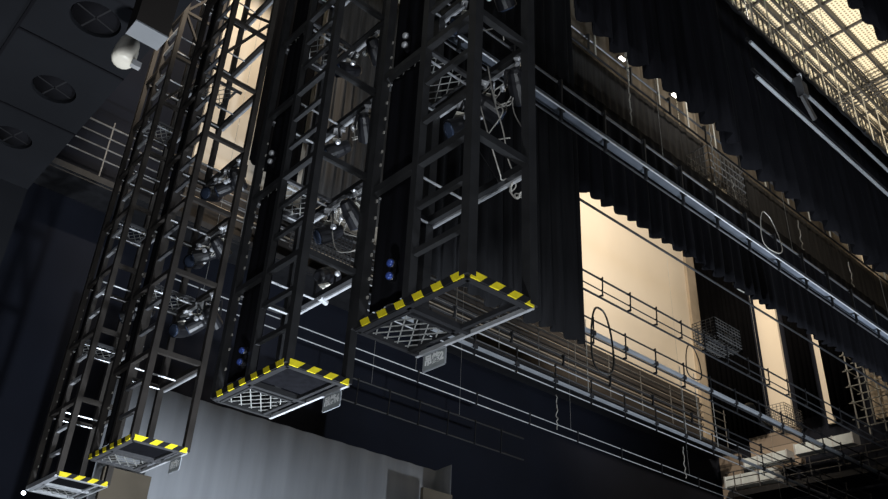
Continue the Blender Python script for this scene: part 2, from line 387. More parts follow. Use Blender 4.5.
def tower(y0, dz, label, landings, nring=11, braces=(), pw=0.024, steel='tower_steel', top=6.35, ln=0.44, rungm='tower_steel', bars=True, pm='black_steel', whiteside=False):
    y1 = y0 + ln; ym = y0 + ln*0.51; ZB = 1.0
    root = thing('lighting_tower', label, 'tower', ((X0+X1)/2, (y0+y1)/2, ZB), 'hanging lighting towers in one row')
    st = M[steel]
    rings = [ZB + dz*i for i in range(1, nring) if ZB + dz*i < top]
    for (x, y) in ((X0,y0),(X1,y0),(X0,y1),(X1,y1)):
        MB().bar((x,y,ZB),(x,y,top),pw,pw).build('post', st, root)
    MB().bar((X0,ym,ZB),(X0,ym,top),pw*0.85,pw*0.85).build('ladder_rail', st, root)
    e = pw*0.5
    for z in rings:
        b = MB(); h = pw*0.8
        b.bar((X0,y0+e,z),(X0,y1-e,z),pw*0.7,h); b.bar((X1,y0+e,z),(X1,y1-e,z),pw*0.7,h)
        b.bar((X0+e,y0,z),(X1-e,y0,z),pw*0.7,h); b.bar((X0+e,y1,z),(X1-e,y1,z),pw*0.7,h)
        b.build('ring_frame', st, root)
        p = MB().tube((X1+0.016,y0+0.01,z-0.012),(X1+0.016,y1-0.01,z-0.012),0.0075); p.build('lamp_bar', M['bare_steel'], root)
        if bars:
            for yy in (y1-0.02, ym+0.02): MB().tube((X0+e,yy,z-pw*0.5),(X1-e,yy,z-pw*0.5),0.0040,6).build('glint_bar', M['bare_steel'], root)  # thin bright bars added to draw the lit edges of the rings
    z = ZB + dz/3.0; k = 0
    while z < min(top, 4.2):
        if min(abs(z-q) for q in rings+[ZB]) > 0.03:
            MB().bar((X0,y0+e,z),(X0,ym-e,z),pw*0.55,pw*0.6).build('rung', M[rungm], root)
        z += dz/3.0
    # bottom platform
    t = 0.018
    f = MB()
    f.bar((X0,y0,ZB),(X0,y1,ZB),0.020,t); f.bar((X0,y0,ZB),(X1,y0,ZB),0.020,t); f.bar((X0,y1,ZB),(X1,y1,ZB),0.014,t)
    f.bar((X0,ym,ZB),(X1,ym,ZB),0.016,t); f.bar((X0+0.03,ym+0.03,ZB),(X1-0.03,ym+0.03,ZB),0.010,t*0.8)
    f.bar((X1-0.035,y0,ZB),(X1-0.035,y1,ZB),0.012,t*0.8)
    f.bar((X0+0.022,ym,ZB),(X0+0.022,y1,ZB),0.010,t*0.8)
    f.build('platform_frame', M[pm], root)
    MB().bar((X1,y0-0.01,ZB-0.004),(X1,y1+0.01,ZB-0.004),0.010,0.012).build('edge_bar', M['bare_steel'], root)
    m = MB(); lattice(m, X0+0.030, X1-0.042, ym+0.040, y1-0.012, ZB, 0.062, 0.0032); m.build('mesh_floor', M['wire'], root)
    tr = MB().box((X0+0.012,y0+0.012,ZB+0.002),(X1-0.012,y0+0.19,ZB+0.008)) ; tr.build('trapdoor', M['velour'], root) if y0 > 2 else None
    if whiteside: MB().box((X0-0.0141,y0,ZB-0.009),(X0-0.0101,y1,ZB+0.012)).build('edge_plate', M['bare_steel'], root)
    else: hazard((X0-0.0101,y0,0),(0,1,0),y1-y0,ZB+0.004,0.021,(-1,0,0),0.074).build('hazard_strip', [M['yellow_tape'],M['black_tape']], root)
    hazard((X0,y0-0.0101,0),(1,0,0),X1-X0,ZB+0.004,0.021,(0,-1,0),0.062).build('hazard_strip', [M['yellow_tape'],M['black_tape']], root)
    for z in landings:
        lf = MB(); lf.bar((X0,ym,z),(X1,ym,z),0.014,0.012); lf.bar((X0,y1-0.02,z),(X1,y1-0.02,z),0.012,0.012)
        lf.bar((X1-0.03,ym,z),(X1-0.03,y1,z),0.010,0.01)
        lfo = lf.build('landing_frame', M['grey_steel'], root)
        m = MB(); lattice(m, X0+0.012, X1-0.036, ym+0.008, y1-0.028, z, 0.058, 0.003); m.build('landing_mesh', M['wire'], lfo)
    for (za, zb_, face) in braces:
        b = MB()
        if face == 'front': b.bar((X0,y0,za),(X1,y0,zb_),pw*0.55)
        else: b.bar((X1,y0,za),(X1,y1,zb_),pw*0.55)
        b.build('brace', st, root)
    return root
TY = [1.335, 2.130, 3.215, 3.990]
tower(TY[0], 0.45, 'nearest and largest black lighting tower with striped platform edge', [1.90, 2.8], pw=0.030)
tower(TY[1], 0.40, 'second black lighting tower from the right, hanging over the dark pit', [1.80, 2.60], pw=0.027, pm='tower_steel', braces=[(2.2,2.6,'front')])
tower(TY[2], 0.375, 'third lighting tower from the right, standing out warm-lit against the cream wall', [1.75, 3.00], pw=0.026, ln=0.396, rungm='grey_steel', pm='grey_steel', steel='warm_lit_steel', braces=[(3.0,3.375,'front'),(3.375,3.75,'side')])  # greyer rungs and platform carry the cool light from below in their colour
tower(TY[3], 0.36, 'farthest lighting tower, leftmost of the row, beside the dark portal', [1.72, 2.44, 3.16], pw=0.026, ln=0.37, rungm='bare_steel', pm='bare_steel', whiteside=True, steel='warm_lit_pale_steel', braces=[(3.16,3.52,'front'),(3.88,3.52,'front'),(3.88,4.24,'front'),(2.80,3.16,'side'),(3.52,3.88,'side')])  # bright rungs and platform paint in the cool light from lower left
# masking drapes in the far half of every tower
for i, y0 in enumerate(TY):
    ya, yb = y0+0.235, y0+(0.425,0.425,0.381,0.355)[i]; x = X0+0.022; b = MB(); n = 40; vs = []
    for z in (5.2, 3.0, 1.35, 1.05):
        for j in range(n+1):
            t = j/n; vs.append((x + 0.003*math.sin(t*19+i), ya+(yb-ya)*t, z))
    fs = [(k*(n+1)+j,k*(n+1)+j+1,(k+1)*(n+1)+j+1,(k+1)*(n+1)+j) for k in range(3) for j in range(n)]
    b.add(vs, fs); o = b.build('masking_drape', M['velour'], smooth=True)
    md = o.modifiers.new('thickness','SOLIDIFY'); md.thickness = 0.006
    tag(o, 'narrow black masking drape inside the ' + ['nearest tower', 'second tower', 'third tower', 'farthest tower'][i], 'drape', 'drapes inside the towers')
    for k in range(16):
        z = 1.1 + k*0.065 + rnd.uniform(-.014,.014)
        MB().cbox((X0+0.008, yb-0.004, z), (0.004,0.006,0.009)).build('eyelet', M['pale_cable'], o)

# signs hung under the far edge of the platforms
def sign(y, txt, label, w=0.090, h=0.046):
    x = X1+0.004; zt = 0.985
    root = thing('sign_plate', label, 'sign', (x, y, zt), 'number signs under the towers')
    pl_ = MB().box((x-0.003,y-w/2,zt-h),(x+0.003,y+w/2,zt)); pl = pl_.build('plate', M['sign_face'], root)
    f = MB()
    for a, b_ in (((y-w/2,zt),(y+w/2,zt)),((y-w/2,zt-h),(y+w/2,zt-h)),((y-w/2,zt),(y-w/2,zt-h)),((y+w/2,zt),(y+w/2,zt-h))):
        f.bar((x-0.001,a[0],a[1]),(x-0.001,b_[0],b_[1]),0.003,0.008)
    f.build('rim', M['aluminium'], pl)
    c = MB()
    for yy in (y-w*0.3,y+w*0.3): c.tube((x,yy,zt),(x,yy,1.0),0.0015,6)
    c.build('hook', M['bare_steel'], root)
    cu = bpy.data.curves.new('lettering', 'FONT'); cu.body = txt; cu.size = 0.098; cu.align_x = 'CENTER'; cu.align_y = 'CENTER'; cu.extrude = 0.002; cu.offset = 0.004
    tmp = bpy.data.objects.new('tmp', cu); col.objects.link(tmp)
    dg = bpy.context.evaluated_depsgraph_get(); me = bpy.data.meshes.new_from_object(tmp.evaluated_get(dg)); bpy.data.objects.remove(tmp)
    me.name = 'lettering'; me.materials.clear(); me.materials.append(M['sign_ink'])
    o = bpy.data.objects.new('lettering', me); col.objects.link(o); o.parent = pl
    # text x -> -y, text y -> z, normal -> -x
    o.matrix_local = Matrix(((0,0,-1,-0.0105),(-1,0,0,0),(0,1,0,-h*0.45*U),(0,0,0,1))); o['label'] = 'white lettering reading ' + txt
sign(TY[0]+0.372, '吊笼2', 'small grey sign ending in 2 under the nearest tower')
sign(TY[1]+0.075, '吊笼4', 'small grey sign ending in 4 under the second tower')
sign(TY[2]+0.080, '吊笼6', 'small pale sign under the third tower')

# ------------------------------------------------------------------ stage lamps clamped in the towers
def lamp_proto():
    root = thing('stage_lamp', None, 'stage lamp', (0,0,0), 'stage lamps in the towers', world=True)
    d = V((1,0.0,-0.55)).normalized()
    c = V((0,0,-0.30))
    c_ = MB().lathe(c-d*0.17, d, [(0,0.045),(0.03,0.075),(0.10,0.085),(0.13,0.095),(0.20,0.10),(0.33,0.105),(0.335,0.098)], 16); hs = c_.build('housing', M['lamp_body'], root, raw=True, smooth=False)
    MB().lathe(c+d*0.166, d, [(0,0.093),(0.012,0.07),(0.018,0.02)], 16).build('lens', M['lens'], hs, raw=True, smooth=True)
    y = MB(); y.bar((0,-0.125,-0.30),(0,-0.125,-0.08),0.03,0.008,(1,0,0)); y.bar((0,0.125,-0.30),(0,0.125,-0.08),0.03,0.008,(1,0,0)); y.bar((0,-0.129,-0.08),(0,0.129,-0.08),0.03,0.008)
    yk = y.build('yoke', M['black_steel'], root, raw=True)
    k = MB(); k.cbox((0,0,-0.035),(0.06,0.045,0.095)); k.tube((-0.07,0,0.0),(0.07,0,0.0),0.032,10); k.cbox((0.06,0,-0.03),(0.03,0.02,0.05))
    k.build('clamp', M['bare_steel'], root, raw=True)
    kn = MB().lathe((0,0.13,-0.30),(0,1,0),[(0,0.03),(0.02,0.034),(0.04,0.026)],10); kn.build('knob', M['bare_steel'], yk, raw=True)
    MB().cbox((0.02,-0.0,-0.185),(0.10,0.13,0.012)).build('label_tag', M['white_enamel'], yk, raw=True)
    return root
lp = lamp_proto()
XB = X1 + 0.016
fx = [ # tower, y, z of clamp, yaw, label
 (0,1.39,1.888,0.5,'black stage lamp on the nearest tower, right end of the upper bar'),
 (0,1.53,1.888,-0.4,'black stage lamp on the nearest tower, middle of the upper bar'),
 (0,1.66,1.888,2.7,'black stage lamp on the nearest tower, far end of the upper bar behind the ladder'),
 (0,1.46,2.338,0.3,'black stage lamp on the nearest tower, near the frame top'),
 (0,1.64,2.338,2.6,'black stage lamp on the nearest tower, cut by the frame top'),
 (1,2.20,2.588,0.4,'black stage lamp on the second tower, right one at the top'),
 (1,2.37,2.588,2.9,'black stage lamp on the second tower, left one at the top'),
 (1,2.21,2.188,0.7,'black stage lamp on the second tower, right one below the top pair'),
 (1,2.40,2.188,2.5,'black stage lamp on the second tower, left one below the top pair'),
 (1,2.22,1.788,0.2,'black stage lamp on the second tower, right one at the middle among white cables'),
 (1,2.39,1.788,2.8,'black stage lamp on the second tower, left one at the middle above the dark pit'),
 (1,2.36,1.388,-2.9,'bluish stage lamp on the second tower, lowest of its lamps'),
 (2,3.29,2.488,0.5,'stage lamp on the third tower, right one of its topmost cluster'),
 (2,3.40,2.488,2.5,'stage lamp on the third tower, middle one of its topmost cluster'),
 (2,3.52,2.488,-2.7,'stage lamp on the third tower, left one of its topmost cluster'),
 (2,3.33,2.113,0.3,'stage lamp on the third tower, right one of its middle cluster'),
 (2,3.45,2.113,2.6,'stage lamp on the third tower, middle one of its middle cluster'),
 (2,3.56,2.113,-2.5,'stage lamp on the third tower, left one of its middle cluster'),
 (2,3.28,1.738,0.6,'stage lamp on the third tower, right one of its lowest cluster'),
 (2,3.40,1.738,2.4,'stage lamp on the third tower, middle one of its lowest cluster'),
 (2,3.53,1.738,-2.8,'stage lamp on the third tower, left one of its lowest cluster'),
 (3,4.26,2.068,2.6,'stage lamp on the farthest tower, upper one beside the third tower'),
 (3,4.12,2.068,0.4,'stage lamp on the farthest tower, upper right one'),
]
for i, (t, y, z, yaw, lab) in enumerate(fx):
    o = lp if i == 0 else copy_tree(lp)
    o.location = W((XB, y, z)); o.rotation_euler = (0, rnd.uniform(-.15,.15), yaw); o['label'] = lab
    if 'lowest of its lamps' in lab: o.rotation_euler = (math.pi, 0, 0.4)
# little blue double lamps on the masking drape edge
pairs = [(0,TY[0]+0.295,1.125,'lower'),(0,TY[0]+0.32,1.985,'upper'),(1,TY[1]+0.275,1.10,'lower'),(1,TY[1]+0.32,1.935,'upper')]
for (t, y, z, w_) in pairs:
    x = X0-0.012
    root = thing('marker_lamp', 'small blue double marker lamp, %s one on the %s tower' % (w_, ['nearest','second'][t]), 'marker lamp', (x,y,z), 'blue marker lamps on the drapes')
    for dz in (0.02,-0.02):
        cp_ = MB().lathe((x+0.012,y,z+dz),(-1,-0.35,-0.15),[(0,0.010),(0.02,0.014),(0.024,0.013)],12); cp = cp_.build('cup', M['lamp_body'], root, smooth=True)
        MB().lathe((x-0.010,y-0.008,z+dz-0.0035),(-1,-0.35,-0.15),[(0,0.012),(0.006,0.009),(0.008,0.003)],12).build('lens', M['blue_lens'] if w_ == 'lower' else M['bare_steel'], cp, smooth=True)
    MB().bar((x+0.008,y,z+0.035),(x+0.008,y,z-0.035),0.010).build('bracket', M['lamp_body'], root)
# cables tangled among the lamps
def cable(pts, label, r=0.0022, m='pale_cable', name='lighting_cable', cat='cable', group=None):
    return tag(MB().sweep(catmull(pts, 7), r, 6).build(name, M[m], smooth=True), label, cat, group)
def coil(c, rx, rz, turns, label, seed):
    r = random.Random(seed); pts = []
    for i in range(turns*10):
        t = i/10*2*math.pi; k = 1+0.25*r.uniform(-1,1)
        pts.append((c[0]+r.uniform(-.012,.012), c[1]+rx*k*math.cos(t), c[2]+rz*k*math.sin(t)))
    return cable(pts, label, 0.002)
cable([(X0+0.02,1.36,1.66),(X0+0.05,1.36,1.58),(X0+0.11,1.38,1.50),(X0+0.17,1.40,1.43),(X1-0.02,1.42,1.43),(X1+0.01,1.40,1.46)], 'pale cable sagging from the ladder of the nearest tower')
cable([(X1-0.06,1.45,1.86),(X1-0.05,1.43,1.72),(X1-0.03,1.41,1.60),(X1-0.02,1.40,1.50),(X1,1.39,1.44)], 'pale cable dropping from the upper lamps of the nearest tower')
cable([(X1-0.10,1.50,1.70),(X1-0.09,1.48,1.58),(X1-0.06,1.45,1.49),(X1-0.02,1.43,1.42)], 'dark cable beside the pale cables of the nearest tower', 0.002, 'black_cable')
for kk, (ya_, za_, yb_, zb_, sg, lb) in enumerate(((1.40,1.88,1.36,1.45,.03,'pale cable along the right post of the nearest tower'),(1.55,1.84,1.42,1.60,-.05,'pale cable slung between two lamps of the nearest tower'),
        (1.66,1.82,1.50,1.86,-.06,'pale cable sagging below the far lamp of the nearest tower'),(1.62,2.30,1.45,2.02,.04,'pale cable hanging from the top lamps of the nearest tower'))):
    cable([(X1+.01,ya_,za_),(X1+.02,ya_*.7+yb_*.3+sg,za_*.7+zb_*.3-.03),(X1,ya_*.3+yb_*.7-sg,za_*.3+zb_*.7-.03),(X1+.01,yb_,zb_)], lb, 0.002)
coil((X1+0.02,2.30,1.74),0.05,0.04,4,'coil of white cable at the middle lamps of the second tower',8)
coil((X1+0.02,2.26,2.12),0.04,0.05,3,'coil of cable at the upper lamps of the second tower',9)
coil((X1+0.02,1.45,1.80),0.05,0.05,3,'loose coil of cable at the upper lamps of the nearest tower',10)
coil((X1+0.02,1.39,1.415),0.035,0.030,4,'coil of spare cable tied at the right post of the nearest tower',2)
cable([(X1+0.01,2.20,1.78),(X1+0.02,2.28,1.66),(X1,2.22,1.60),(X1+0.01,2.16,1.56),(X1+0.02,2.14,1.48)], 'white cable looping below the middle lamps of the second tower', 0.0028)
cable([(X1+0.01,2.38,1.78),(X1+0.02,2.33,1.60),(X1+0.01,2.22,1.53),(X1+0.01,2.14,1.52)], 'second white cable below the middle lamps of the second tower', 0.0024)
coil((X1+0.02,3.40,2.05),0.05,0.04,3,'coil of cable among the middle lamps of the third tower',4)
coil((X1+0.02,3.36,1.70),0.05,0.05,4,'coil of cable among the lowest lamps of the third tower',5)
cable([(X1+0.02,3.25,1.66),(X1+0.02,3.24,1.5),(X1+0.03,3.25,1.36),(X1+0.02,3.24,1.30)], 'thin cable hanging down the right post of the third tower', 0.002)

# ------------------------------------------------------------------ flown battens and trusses
def batten(label, y, x0, x1, pipes, tray=None, step=0.42, wires=1.1, m='black_steel', group='flown battens across the stage', pipe_mats=None, ztop=None, cap=False, name='batten', clampm='black_steel', rz=0.0, wr=0.0012, wm='wire', cw=1.0):
    z0 = pipes[0][0]
    root = thing(name, label, 'batten', ((x0+x1)/2, y, z0), group)
    for i, (z, dy, r) in enumerate(pipes):
        mm = pipe_mats[i] if pipe_mats else m
        p = MB().tube((x0,y+dy,z),(x1,y+dy,z),r,8); p.build('pipe', M[mm], root)
    if tray:
        z, dy, w, h, mm = tray
        t = MB(); t.box((x0+0.08,y+dy-w/2,z-h/2),(x1,y+dy+w/2,z+h/2)); t.build('cable_tray', M[mm], root)
    zs = [q[0] for q in pipes] + ([tray[0]] if tray else []); za, zb = min(zs)-0.012, max(zs)+0.012
    x = x0 + step*0.4; first = None
    while x < x1 and step:
        if first is None:
            c = MB(); yy = y - 0.012
            c.bar((x-0.006,yy,za),(x+0.004,yy,zb),0.010*cw,0.012*cw,(0,1,0))
            for (z, dy, r) in pipes: c.bar((x,yy,z),(x,y+dy,z),0.016*cw,0.016*cw)
            if tray: c.bar((x-0.02,yy,tray[0]),(x+0.02,yy,tray[0]),0.012,0.03)
            first = c.build('clamp', M[clampm], root); fx0 = x
        else:
            o = link_copy(first, root); o.location = first.location + V(((x-fx0)*U,0,0))
        x += step
    if wires:
        x = x0 + 0.25; w0 = None
        while x < x1:
            if w0 is None:
                w0 = MB().tube((x,y+0.002,z0),(x,y+0.002,ztop or ZC-0.02),wr,6).build('wire_rope', M[wm], root); wx = x
            else:
                o = link_copy(w0, root); o.location = w0.location + V(((x-wx)*U,0,0))
            x += wires
    return root
R = 0.0075
batten('twin-pipe batten in front of the near border with bright undersides', 1.10, 2.475, 4.6, [(2.497,0.012,R*1.0),(2.470,0,R*1.0),(2.335,0.012,R*1.0),(2.29,0,R)], step=0, pipe_mats=['black_steel','aluminium','black_steel','aluminium'], wires=0)
batten('batten pipe carrying the right near border at its top edge', 1.24, 2.3, 5.6, [(2.915,0,0.010)], step=0.3, wires=1.2)
batten('long truss with a shiny aluminium tray passing right of the nearest tower', 1.87, 1.50, 7.6, [(2.585,0,R*0.8),(2.475,0.01,R*0.6),(2.418,-0.026,0.004),(2.372,0.0,R*0.6)], (2.435,0.0,0.046,0.018,'tray_metal'), 0.30, 1.25, pipe_mats=['grey_steel','grey_steel','bare_steel','grey_steel'])
batten('batten pipe carrying the charcoal border', 2.388, 2.95, 8.8, [(3.742,0,0.007),(3.86,0.01,0.007)], step=0.42, wires=0.33, pipe_mats=['black_steel','grey_steel'], wr=0.0055, wm='white_enamel')
batten('dark pipe along the hem of the border over the cream wall', 2.20, 2.5, 7.6, [(2.405,0.03,0.0065)], step=0, wires=0)
batten('dark railing-like electric truss across the cream wall', 2.70, 2.9, 8.9, [(2.425,0,0.006),(2.350,0,0.004),(2.318,0.02,0.0065)], None, 0.26, 0, cw=0.55)
batten('truss with a white cable tray below the cream wall', 3.20, 2.9, 9.0, [(2.525,0,0.006),(2.395,0,0.006),(2.355,0.02,0.006)], (2.425,0.0,0.034,0.016,'aluminium'), 0.34, 0, cw=0.7)
batten('lower truss with a glinting tray in front of the gallery', 3.80, 2.6, 9.1, [(2.46,0,0.0042),(2.40,0,0.0045),(2.29,0,0.0042)], (2.345,0.0,0.026,0.014,'aluminium'), 0.40, 0, pipe_mats=['bare_steel','grey_steel','bare_steel'], cw=0.6)
batten('low twin-wire batten spanning the dark wall under the towers', 4.20, 1.55, 9.1, [(2.235,0,0.0036),(2.160,0,0.0036)], None, 0.55, 1.6, pipe_mats=['bare_steel']*2, cw=0.5)
batten('extra pipe batten between the two lower trusses', 3.5, 2.9, 9.1, [(2.36,0,0.0055),(2.30,0,0.0045)], None, 0.5, 0, pipe_mats=['black_steel']*2)
batten('faint black double batten low against the dark wall', 4.9, 3.3, 5.2, [(2.365,0,0.007),(2.18,0,0.007)], None, 0.3, 0.9, m='black_cable', clampm='black_cable', cw=0.6)
# bracket on the near batten
bk = thing('pulley_bracket', 'grey pulley bracket hanging on the near twin-pipe batten', 'bracket', (2.83,1.085,2.32))
MB().bar((2.79,1.075,2.47),(2.80,1.075,2.38),0.012,0.03).bar((2.80,1.075,2.38),(2.88,1.075,2.30),0.012,0.03).build('arm', M['grey_steel'], bk)
MB().cbox((2.835,1.08,2.43),(0.03,0.03,0.07)).build('housing', M['grey_steel'], bk)
MB().sweep(catmull([(2.80,1.075,2.49),(2.82,1.07,2.505),(2.83,1.075,2.48)],5),0.004).build('hook', M['bare_steel'], bk)

# ------------------------------------------------------------------ galleries on the back wall
def gallery(name, label, y0, y1, x0, x1, z, top, nrail, m_deck, m_rail, dp, post=0.6, rr=0.007):
    root = thing(name, label, 'gallery', ((x0+x1)/2,(y0+y1)/2,z), None)
    MB().box((x0,y0,z-dp),(x1,y1,z)).build('deck', M[m_deck], root)
    MB().box((x0,y0-0.012,z-dp*0.7),(x1,y0-0.0005,z+0.005)).build('edge_beam', M[m_deck], root)
    for i in range(nrail):
        zz = z + 0.05 + (top-0.05)*(i+1)/nrail
        MB().tube((x0,y0,zz),(x1,y0,zz),rr if i == nrail-1 else rr*0.75,6).build('rail', M[m_rail], root)
    x = x0+0.02; f = None
    while x < x1:
        if f is None: f = MB().bar((x,y0,z),(x,y0,z+top+0.05),0.008).build('post', M[m_rail], root); fx0 = x
        else:
            o = link_copy(f, root); o.location = f.location+V(((x-fx0)*U,0,0))
        x += post
    return root
gallery('fly_gallery', 'long railed fly gallery along the back wall below the cream panel', 5.18, YB-0.03, 0.2, 9.05, 3.27, 0.42, 4, 'black_steel', 'rail_steel', 0.06, 0.55)
g = thing('service_pipe', 'bundle of conduits running along the wall above the fly gallery', 'pipe', (5.5,YB-0.06,3.7))
for i in range(4): MB().tube((2.1,YB-0.06,3.62+0.08*i),(9.0,YB-0.06,3.62+0.08*i),0.007,6).build('conduit', M['grey_steel'] if i % 2 else M['beige_paint'], g)
gb = thing('guard_panel', 'perforated metal guard panel on the fly gallery behind the second tower', 'panel', (3.1,5.15,3.35))
m = MB()
for i in range(13): m.bar((2.82,5.15,3.36+0.028*i),(3.40,5.15,3.36+0.028*i),0.008)
for i in range(17): m.bar((2.82+0.036*i,5.148,3.36),(2.82+0.036*i,5.148,3.70),0.008)
m.build('wire_grid', M['grey_steel'], gb)

# ------------------------------------------------------------------ wire baskets, chains, loops
def basket(x, y, z, w, d, h, label):
    root = thing('cable_basket', label, 'basket', (x,y,z), 'wire cable baskets')
    def face(pa, pb, pc, n1, n2, nm):
        b = MB(); pa, pb, pc = V(pa), V(pb), V(pc)
        for i in range(n1+1): b.bar(pa+(pb-pa)*i/n1, pa+(pb-pa)*i/n1+(pc-pa), 0.004)
        for i in range(n2+1): b.bar(pa+(pc-pa)*i/n2, pa+(pc-pa)*i/n2+(pb-pa), 0.004)
        b.build(nm, M['rail_steel'], root)
    x0, x1, y0, y1 = x-w/2, x+w/2, y-d/2, y+d/2
    face((x0,y0,z),(x1,y0,z),(x0,y0,z+h),9,7,'side'); face((x0,y1,z),(x1,y1,z),(x0,y1,z+h),9,7,'side')
    face((x0,y0,z),(x0,y1,z),(x0,y0,z+h),5,7,'side'); face((x1,y0,z),(x1,y1,z),(x1,y0,z+h),5,7,'side')
    face((x0,y0,z),(x1,y0,z),(x0,y1,z),9,5,'bottom')
    return root
basket(4.30,2.30,3.06,0.42,0.16,0.40,'wire basket hanging right of the charcoal border')
basket(5.62,3.2,2.83,0.36,0.2,0.18,'wire basket in front of the dark gap right of the cream wall')
basket(7.95,3.9,2.95,0.36,0.2,0.2,'wire basket at the far right among the lower trusses')
tag(MB().box((4.44,2.56,3.55),(4.60,2.60,5.3)).build('pillar', M['beige_paint']), 'beige pillar seen above the first wire basket', 'pillar')
def chain(x, y, z0, z1, label, seed):
    r = random.Random(seed); b = MB(); pts = []; n = int((z1-z0)/0.02)
    for i in range(n): pts.append((x+r.uniform(-.006,.006)+0.03*(1-i/n)*(seed%3-1), y+r.uniform(-.006,.006), z1-(z1-z0)*i/n))
    b.sweep(catmull(pts,3), 0.004, 6)
    tag(b.build('hoist_chain', M['pale_cable'], smooth=True), label, 'chain', 'pale knotted hoist chains')
chain(3.27,2.22,2.95,3.85,'pale hoist chain hanging before the charcoal border, leftmost of the chains',1)
chain(4.18,2.25,3.10,3.80,'knotted pale hoist chain left of the first wire basket',2)
chain(4.33,2.2,2.82,3.28,'knotted pale hoist chain just right of the first wire basket',3)
chain(5.16,2.2,2.95,3.36,'knotted pale hoist chain at the middle of the right charcoal border',4)
chain(5.88,2.2,2.94,3.34,'knotted pale hoist chain near the right edge',5)
chain(4.72,4.1,2.12,2.42,'pale knotted chain between the lowest battens, left one',1)
chain(6.38,4.1,2.12,2.42,'pale knotted chain between the lowest battens, right one',4)
for k, x in enumerate((4.55,5.75,5.95,6.2)):
    tag(MB().tube((x,3.65,2.28),(x,3.65,2.85),0.0035,6).build('hanging_rope', M['pale_cable']), 'thin pale rope hanging before the fly gallery, ' + ['first','second','third','fourth'][k] + ' from the left', 'rope', 'ropes before the fly gallery')
def loop(c, w, h, label, m, r=0.005):
    pts = []
    for i in range(40):
        t = 2*math.pi*i/40; s_ = math.sin(t); co = math.cos(t)
        pts.append((c[0]+w/2*math.copysign(abs(co)**0.7,co), c[1]+0.01*math.sin(2*t), c[2]+h/2*math.copysign(abs(s_)**0.8,s_)))
    tag(MB().sweep(pts, r, 6, closed=True).build('cable_loop', M[m], smooth=True), label, 'cable', 'cable loops hanging on the trusses')
loop((3.765,2.9,2.18),0.20,0.42,'black oval cable loop hanging below the cream wall','black_cable',0.0065)
loop((3.94,1.84,2.56),0.20,0.24,'pale cable loop on the shiny truss','pale_cable',0.003)
loop((4.9,2.55,2.88),0.22,0.12,'pale cable loop under the shiny truss, above the cream strip','pale_cable',0.005)
loop((5.15,3.15,2.55),0.18,0.26,'dark cable loop near the right end of the cream wall','black_cable',0.005)
# work lamps on the taupe drape
for (x, z, lab) in ((3.66,4.12,'small bright work lamp high on the taupe drape, left one'),(4.27,4.17,'small bright work lamp high on the taupe drape, right one')):
    root = thing('work_lamp', lab, 'work lamp', (x,2.52,z), 'bright work lamps on the drape')
    MB().cbox((x,2.53,z+0.01),(0.06,0.03,0.02)).build('housing', M['grey_steel'], root)
    MB().cbox((x,2.515,z-0.004),(0.05,0.02,0.008)).build('tube', M['work_glass'], root)

# ------------------------------------------------------------------ far right: scaffold tower, ducts, pipes
sf = thing('scaffold_tower', 'pale scaffold tower against the side wall at the right edge', 'scaffold', (8.95,3.4,3.1))
for y in (3.2,3.38,3.55):
    for x in (8.82,9.08): MB().tube((x,y,3.1),(x,y,5.0),0.008,6).build('post', M['wire'], sf)
for i in range(9):
    b = MB(); z = 3.2+0.18*i
    for x in (8.82,9.08): b.tube((x,3.15,z),(x,3.6,z),0.006,6)
    for y in (3.2,3.38,3.55): b.tube((8.78,y,z),(9.1,y,z),0.006,6)
    b.build('ledger', M['wire'], sf)
for (y0, y1, z, w, lab) in ((4.45,4.98,2.995,0.10,'pale square air duct running along the side wall, upper length'),(4.62,5.25,2.80,0.13,'pale square air duct on the side wall, lower length'),(3.7,4.35,3.02,0.11,'pale square air duct at the far right, near length')):
    root = thing('air_duct', lab, 'duct', (XR-0.2,(y0+y1)/2,z), 'air ducts on the side wall')
    MB().box((XR-0.28,y0,z),(XR-0.13,y1,z+w)).build('trunk', M['duct'], root)
    for k in range(4):
        yy = y0+(y1-y0)*k/3; MB().box((XR-0.287,yy-0.008,z-0.006),(XR-0.123,yy+0.008,z+w+0.006)).build('flange', M['bare_steel'], root)
sg = thing('side_gallery', 'dark railed side gallery at the lower right corner', 'gallery', (XR-0.3,4.0,2.6))
MB().box((XR-0.5,2.2,2.62),(XR-0.05,5.1,2.68)).build('deck', M['black_steel'], sg)
for z in (2.74,2.82,2.90): MB().tube((XR-0.5,2.2,z),(XR-0.5,5.1,z),0.006,6).build('rail', M['grey_steel'], sg)
for i in range(10): MB().bar((XR-0.5,2.3+0.3*i,2.68),(XR-0.5,2.3+0.3*i,2.90),0.01).build('post', M['grey_steel'], sg)
tag(MB().sweep(catmull([(7.35,4.0,3.02),(7.45,3.98,3.05),(7.52,4.0,3.0),(7.62,4.02,3.01),(7.72,4.0,2.93),(7.80,4.0,2.95)],4), lambda t: 0.025+0.02*math.sin(t*9), 8).build('cable_bundle', M['black_cable'], smooth=True),
    'black bundle of cables draped across the cream strip at right', 'cable')
# gridiron catwalk under the perforated plate
for (y, z, lab) in ((2.30,6.12,'lattice gridiron girder nearest the middle of the bright ceiling'),(2.62,6.2,'lattice gridiron girder along the border top, behind the bright ceiling gap')):
    root = thing('lattice_girder', lab, 'girder', (7,y,z), 'girders under the gridiron')
    MB().bar((4.6,y,z),(XR,y,z),0.022,0.03).build('lower_chord', M['black_steel'], root)
    MB().bar((4.6,y,z+0.24),(XR,y,z+0.24),0.022,0.02).build('upper_chord', M['black_steel'], root)
    MB().tube((4.6,y-0.09,z+0.1),(XR,y-0.09,z+0.1),0.008,6).build('handrail', M['black_steel'], root)
    w = MB(); x = 4.65
    while x < XR-0.1: w.bar((x,y,z),(x,y,z+0.24),0.012); x += 0.10
    w.build('web', M['grey_steel'], root)
ct = thing('ceiling_conduit', 'grey conduit rack crossing under the bright ceiling at right', 'conduit', (7.9,2.2,6.3))
